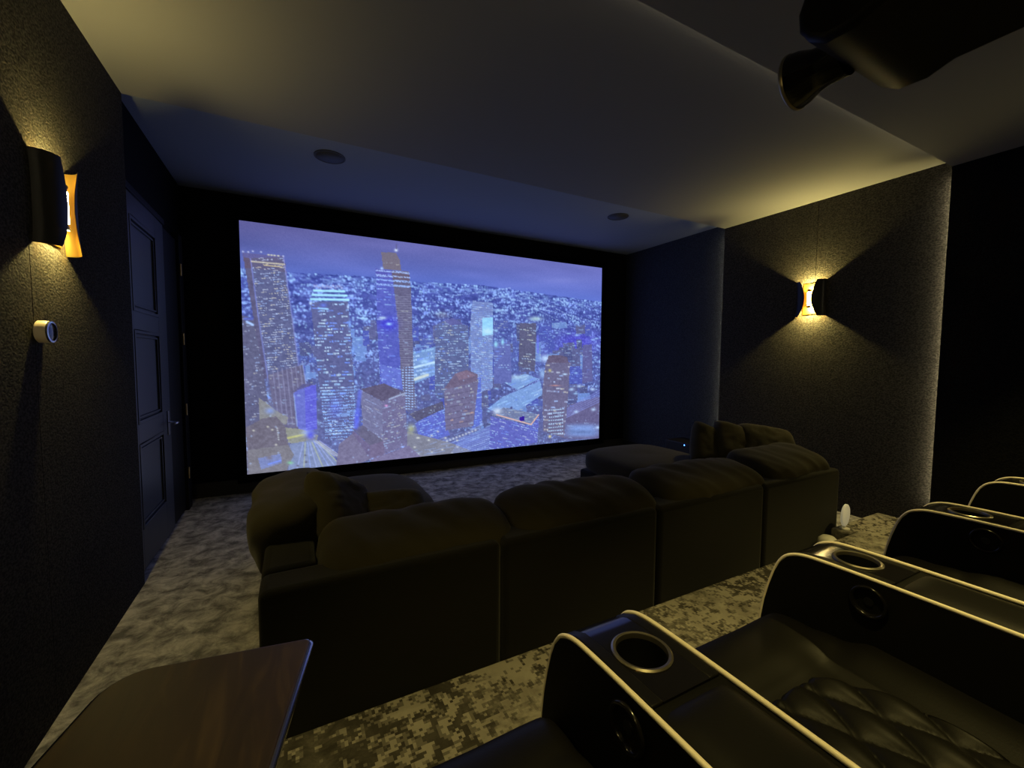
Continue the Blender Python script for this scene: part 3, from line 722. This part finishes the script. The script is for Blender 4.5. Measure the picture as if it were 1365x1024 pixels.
SY = 1.545
sofa = thing('sectional_sofa', 'large dark brown u shaped sectional sofa with puffy back cushions', 'sofa', (1.66, 2.5, 0))
xb = [-0.125, 0.765, 1.668, 2.57, 3.45]
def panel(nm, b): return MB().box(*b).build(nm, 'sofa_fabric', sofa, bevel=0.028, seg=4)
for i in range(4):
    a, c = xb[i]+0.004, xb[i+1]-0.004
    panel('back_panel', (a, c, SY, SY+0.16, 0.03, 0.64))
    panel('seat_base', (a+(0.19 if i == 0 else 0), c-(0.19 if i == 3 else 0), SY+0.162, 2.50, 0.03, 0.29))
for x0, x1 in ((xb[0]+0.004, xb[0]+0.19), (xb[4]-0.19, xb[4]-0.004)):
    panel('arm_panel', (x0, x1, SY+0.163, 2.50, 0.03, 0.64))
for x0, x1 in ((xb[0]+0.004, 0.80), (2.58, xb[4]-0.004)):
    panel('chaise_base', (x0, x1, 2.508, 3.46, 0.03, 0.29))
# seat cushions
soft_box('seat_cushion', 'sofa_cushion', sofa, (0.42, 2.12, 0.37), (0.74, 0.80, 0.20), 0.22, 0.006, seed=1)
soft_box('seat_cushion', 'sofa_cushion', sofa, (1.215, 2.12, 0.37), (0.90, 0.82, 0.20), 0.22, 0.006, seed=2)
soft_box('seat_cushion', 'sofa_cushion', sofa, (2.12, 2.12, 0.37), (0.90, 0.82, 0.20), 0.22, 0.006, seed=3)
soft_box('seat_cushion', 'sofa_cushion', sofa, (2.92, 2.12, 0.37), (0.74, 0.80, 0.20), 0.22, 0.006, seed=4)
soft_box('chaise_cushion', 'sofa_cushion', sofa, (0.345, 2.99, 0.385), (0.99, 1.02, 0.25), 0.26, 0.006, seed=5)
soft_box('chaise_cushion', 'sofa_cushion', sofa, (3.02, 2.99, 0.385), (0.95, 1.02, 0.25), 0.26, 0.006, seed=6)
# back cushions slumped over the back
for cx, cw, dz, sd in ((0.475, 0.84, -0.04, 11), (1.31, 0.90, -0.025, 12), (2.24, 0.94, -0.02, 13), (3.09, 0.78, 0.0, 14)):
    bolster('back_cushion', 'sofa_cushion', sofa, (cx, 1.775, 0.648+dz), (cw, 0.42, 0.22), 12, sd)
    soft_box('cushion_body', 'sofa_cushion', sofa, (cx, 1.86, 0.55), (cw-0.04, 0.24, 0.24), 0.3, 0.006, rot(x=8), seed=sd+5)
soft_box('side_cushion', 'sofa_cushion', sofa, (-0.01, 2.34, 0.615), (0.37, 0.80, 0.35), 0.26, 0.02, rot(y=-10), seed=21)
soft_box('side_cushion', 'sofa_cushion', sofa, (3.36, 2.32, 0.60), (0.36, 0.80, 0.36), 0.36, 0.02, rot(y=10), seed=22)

def throw(c, w_, h_, t_, R_, label, seed):
    o = pillow('throw_pillow', 'pillow_fabric', None, c, w_, h_, t_, R_, seed); tag(o, label, 'pillow', 'throw pillows on the sofa')
throw((0.20, 2.12, 0.675), 0.40, 0.40, 0.18, rot(x=42, y=30, z=35), 'throw pillow on edge against the side cushion nearest the door', 1)
throw((0.40, 2.09, 0.60), 0.42, 0.40, 0.17, rot(x=24, z=-6), 'throw pillow lying low behind the first back cushion by the tray table', 2)
throw((3.03, 2.26, 0.665), 0.44, 0.44, 0.16, rot(x=52, y=28, z=-22), 'throw pillow leaning under the others near the glowing wall strip', 3)
throw((3.21, 2.15, 0.69), 0.46, 0.46, 0.17, rot(x=45, y=18, z=-30), 'throw pillow leaning in the middle of the three near the sconce wall', 4)
throw((3.38, 2.03, 0.70), 0.46, 0.46, 0.17, rot(x=40, y=8, z=-36), 'throw pillow slumped on top of the back cushion below the sconce', 5)

# ------------------------------------------------------------------ recliners on the riser
ARM = [(-0.42,0.02),(-0.42,0.56),(-0.38,0.603),(0.0,0.608),(0.45,0.606),(0.60,0.603),(0.65,0.598),(0.685,0.582),(0.705,0.556),(0.718,0.525),(0.732,0.477),(0.744,0.425),(0.752,0.37),(0.757,0.31),(0.757,0.02)]
def arm_z(y):
    P = ARM[2:]
    for (a, b_), (c, d) in zip(P, P[1:]):
        if a <= y <= c and c > a: return b_+(d-b_)*(y-a)/(c-a)
    return 0.6
AW = 0.182
def make_arm(root, x0):
    body = MB().prism_x(ARM, x0, x0+AW).build('arm', 'leather_side', root)
    for p in body.data.polygons: p.use_smooth = True
    cc = (x0+AW/2, 0.553)
    cut = MB().lathe([(0.047, -0.09), (0.047, 0.1)], (cc[0], cc[1], 0.60), (0,0,1), 48).build('cutter', 'cup_black')
    bake(body, cut)
    # glossy insert
    ins = []
    ys = [0.45, 0.50, 0.56, 0.60, 0.63, 0.65, 0.668, 0.685, 0.697, 0.706]
    up = [(y, arm_z(y)+0.0045) for y in ys]; dn = [(y, arm_z(y)-0.012) for y in ys][::-1]
    ins = MB().prism_x(up+dn, x0+0.036, x0+AW-0.036).build('tray_insert', 'gloss_black', body)
    for p in ins.data.polygons: p.use_smooth = True
    bake(ins, cut)
    bpy.data.objects.remove(cut, do_unlink=True)
    # leather borders and padded lid
    for xa in (x0+0.011, x0+AW-0.037):
        MB().prism_x([(y, arm_z(y)+0.0055) for y in ys]+[(y, arm_z(y)-0.006) for y in ys][::-1], xa, xa+0.026).build('arm_border', 'leather', body, bevel=0.005, seg=3)
    def lid(u, v):
        y = -0.36+v*0.805; k = 1-abs(2*u-1)**4; e = min(1, (1-v)*18, v*18)
        return (x0+0.007+u*(AW-0.014), y, arm_z(y)-0.004+0.014*k*max(0.0, e)**0.4)
    MB().grid(lid, 12, 40).build('arm_pad', 'leather', body, smooth=True)
    MB().lathe([(0.0465,-0.078),(0.0465,0.006),(0.0475,0.0095),(0.052,0.0105),(0.0555,0.008),(0.0555,0.004)], (cc[0], cc[1], 0.603), (0,0,1), 48, False).build('cup_ring', 'cup_ring', body, smooth='auto')
    MB().lathe([(0.0,-0.076),(0.0462,-0.076),(0.0462,0.0)], (cc[0], cc[1], 0.603), (0,0,1), 48, False).build('cup_well', 'cup_black', body, smooth='auto')
    path = [(y, z) for y, z in ARM[2:]]
    # smooth the path
    for _ in range(2):
        q = [path[0]]
        for (a, b_), (c, d) in zip(path, path[1:]): q += [(a*0.75+c*0.25, b_*0.75+d*0.25), (a*0.25+c*0.75, b_*0.25+d*0.75)]
        path = q+[path[-1]]
    for xa in (x0+0.004, x0+AW-0.004):
        MB().tube([(xa, y+0.002, z+0.0045) for y, z in path], 0.0048, 8).build('piping', 'piping', body, smooth=True)
    # round control on the seat side
    c = (x0, 0.487, 0.553)
    MB().lathe([(0.036,-0.002),(0.041,0.006),(0.036,0.011),(0.031,0.006),(0.029,-0.001)], c, (-1,0,0), 40, False).build('control_ring', 'gloss_black', body, smooth=True)
    MB().lathe([(0.0,0.003),(0.010,0.003),(0.011,0.0),(0.030,-0.001)], c, (-1,0,0), 32).build('control_button', 'cup_black', body, smooth='auto')
def make_recliner():
    r = thing('recliner', 'x', 'recliner', (0,0,0), 'black leather theatre recliners on the raised floor', world=False)
    SWd = 0.78-AW
    prof = [(0.66,0.03),(0.70,0.20),(0.728,0.32),(0.728,0.365),(0.715,0.402),(0.685,0.424),(0.64,0.431),(0.59,0.428),(0.55,0.416),(0.52,0.402),(0.44,0.398),(0.2,0.392),(-0.1,0.388),(-0.26,0.388)]
    # arclength-resample with smoothing
    P = prof
    for _ in range(2):
        q = [P[0]]
        for (a, b_), (c, d) in zip(P, P[1:]): q += [(a*0.75+c*0.25, b_*0.75+d*0.25), (a*0.25+c*0.75, b_*0.25+d*0.75)]
        P = q+[P[-1]]
    n = len(P)-1
    def seat(u, v):
        y, z = P[min(n, int(round(v*n)))]
        a = abs(2*u-1); side = max(0, (a-0.55)/0.45); side = side*side*(3-2*side)
        k = min(1, max(0, (0.60-y)/0.12))
        z += 0.05*side*k
        if y > 0.45: z -= 0.03*max(0, (a-0.88)/0.12)**2*(1-k)
        nz_ = noise.noise(Vector((u*5, y*6, 2.0)))*0.004
        return (0.002+u*(SWd-0.004), y, z+nz_)
    MB().grid(seat, 36, n).build('seat', 'leather', r, smooth=True)
    MB().box(0.004, SWd-0.004, -0.30, 0.62, 0.02, 0.36).build('seat_frame', 'leather_side', r, bevel=0.01)
    def quilt(u, v):
        x = 0.075+u*(SWd-0.15); y = -0.22+v*0.74
        a = abs(2*u-1); e = max(a**3, ((max(0, v-0.78))/0.22)**2, (max(0, 0.1-v)/0.1)**2, (a**2+max(0, (v-0.6)/0.4)**2)/1.3)
        mask = max(0.0, 1-e)
        s, d = (x*1.0+y*0.55)/0.105, (x*1.0-y*0.55)/0.105
        h = (abs(math.sin(PI*s))*abs(math.sin(PI*d)))**0.45
        return (x, y, 0.393+0.004*v+(0.006+0.022*h)*min(1, mask*5)-(0.02 if mask <= 0 else 0))
    MB().grid(quilt, 90, 130).build('quilted_pad', 'leather', r, smooth=True)
    # backrest
    def back(u, v):
        a = abs(2*u-1); th = PI*v*1.0
        z = 0.36+v*0.72; y = -0.26-0.16*v+0.05*(1-a**4)*math.sin(PI*min(1, v*1.05))**0.5
        return (0.004+u*(SWd-0.008), y, z)
    MB().box(0.006, SWd-0.006, -0.60, -0.34, 0.10, 1.04).build('back_frame', 'leather_side', r, bevel=0.04, seg=4)
    MB().grid(back, 20, 30).build('backrest', 'leather', r, smooth=True, solid=0.02)
    soft = MB(); hb = soft_box('headrest', 'leather', None, (SWd/2, -0.40, 1.0), (SWd-0.04, 0.20, 0.22), 0.35, 0.003); hb.parent = r
    make_arm(r, SWd)
    return r
rec = make_recliner()
bpy.context.view_layer.update()
labs = ['black leather recliner with white piping and a brown tray table on its arm',
        'second recliner counting from the tray table, black leather with white piping',
        'third recliner counting from the tray table, black leather with white piping',
        'fourth recliner counting from the tray table, black leather with white piping',
        'fifth recliner counting from the tray table, last one before the side wall']
roots = [rec]+[copy_tree(rec) for _ in range(4)]
for k, r_ in enumerate(roots):
    r_.location = (-0.128+0.784*k, 0, RISER); r_['label'] = labs[k]
r0 = roots[0]
make_arm(r0, -AW-0.001)
# swivel tray table on the first arm (local coordinates of the recliner)
def L(x, y): return (x+0.128, y)
ang = math.radians(-13)
tw, tl = 0.262, 0.42
ax_r = Vector((math.cos(ang), math.sin(ang))); ax_f = Vector((-math.sin(ang), math.cos(ang)))
ax_f = Vector((0.22, 0.9755)); ax_r = Vector((0.9878, -0.155))
fr_corner = Vector((0.0155, 0.7585))
pts = []
def corner(cx, cy, a0, a1, rr, n=6):
    for k in range(n+1):
        a = a0+(a1-a0)*k/n; pts.append((cx+rr*math.cos(a), cy+rr*math.sin(a)))
corner(tw/2-0.010, tl/2-0.010, 0, PI/2, 0.010); corner(-tw/2+0.045, tl/2-0.045, PI/2, PI, 0.045); corner(-tw/2+0.03, -tl/2+0.03, PI, 1.5*PI, 0.03); corner(tw/2-0.03, -tl/2+0.03, 1.5*PI, 2*PI, 0.03)
cen = fr_corner-ax_r*(tw/2)-ax_f*(tl/2)
pw = [L(*(cen+ax_r*a+ax_f*b_)) for a, b_ in pts]
TZ = CAMZ-0.47-RISER
tray = MB().prism_z(pw, TZ-0.018, TZ).build('tray_table', 'brown_wood', r0, bevel=0.003, seg=3); tray['label'] = 'brown wood swivel tray table with a rounded corner'
edge = MB().tube([(x, y, TZ-0.009) for x, y in pw], 0.0065, 6, closed=True).build('tray_edge', 'puck_ring', tray, smooth=True)
px, py = L(-0.22, 0.40)
MB().tube([(px, py, 0.60), (px, py, TZ-0.018)], 0.016, 14).build('tray_post', 'black_metal', tray, smooth='auto')
MB().lathe([(0.0,0),(0.034,0),(0.034,0.008),(0.0,0.008)], (px, py, TZ-0.027), (0,0,1), 24).build('tray_bracket', 'black_metal', tray, smooth='auto')

# ------------------------------------------------------------------ small things
t = thing('subwoofer', 'small black subwoofer box with a blue indicator light by the wall', 'subwoofer', (4.46, 3.72, 0))
MB().box(4.305, 4.62, 3.50, 3.92, 0.02, 0.37).build('cabinet', 'black_metal', t, bevel=0.012, seg=3)
MB().lathe([(0.0,0),(0.0065,0.0),(0.005,0.004),(0.0,0.005)], (4.305, 3.62, 0.342), (-1,0,0), 16).build('indicator_light', 'blue_led', t, smooth=True)
for x, y in ((4.33,3.53),(4.59,3.53),(4.33,3.89),(4.59,3.89)):
    MB().lathe([(0.018,0.0),(0.018,0.021)], (x, y, 0), (0,0,1), 16).build('foot', 'cup_black', t, smooth='auto')

t = thing('disc_lamp', 'round white disc light standing at the end of the carpeted step', 'lamp', (3.335, 1.455, RISER-0.004))
RD = Matrix.Rotation(math.radians(10), 3, 'Z'); axd = RD @ Vector((0,-1,0))
zl = RISER-0.004
MB().lathe([(0.0,0.010),(0.068,0.010),(0.075,0.005),(0.075,-0.006),(0.068,-0.010),(0.0,-0.010)], (3.335, 1.455, zl+0.095), axd, 48).build('disc', 'white_diffuser', t, smooth='auto')
MB().lathe([(0.030,0.0),(0.030,0.006),(0.010,0.012),(0.007,0.024)], (3.335, 1.455, zl), (0,0,1), 24).build('stand', 'white_plastic', t, smooth='auto')
t = thing('canister', 'white domed canister on the floor between sofa and raised floor', 'canister', (3.15, 1.465, 0))
MB().lathe([(0.058,0.0),(0.06,0.01),(0.06,0.185),(0.054,0.215),(0.035,0.234),(0.0,0.24)], (3.15, 1.465, 0), (0,0,1), 40).build('body', 'white_plastic', t, smooth='auto')
MB().lathe([(0.0605,0.17),(0.0612,0.172),(0.0612,0.178),(0.0605,0.18)], (3.15, 1.465, 0), (0,0,1), 40).build('lid_seam', 'grille', t, smooth='auto')

for o in SC.objects:
    if '_world' in o: del o['_world']
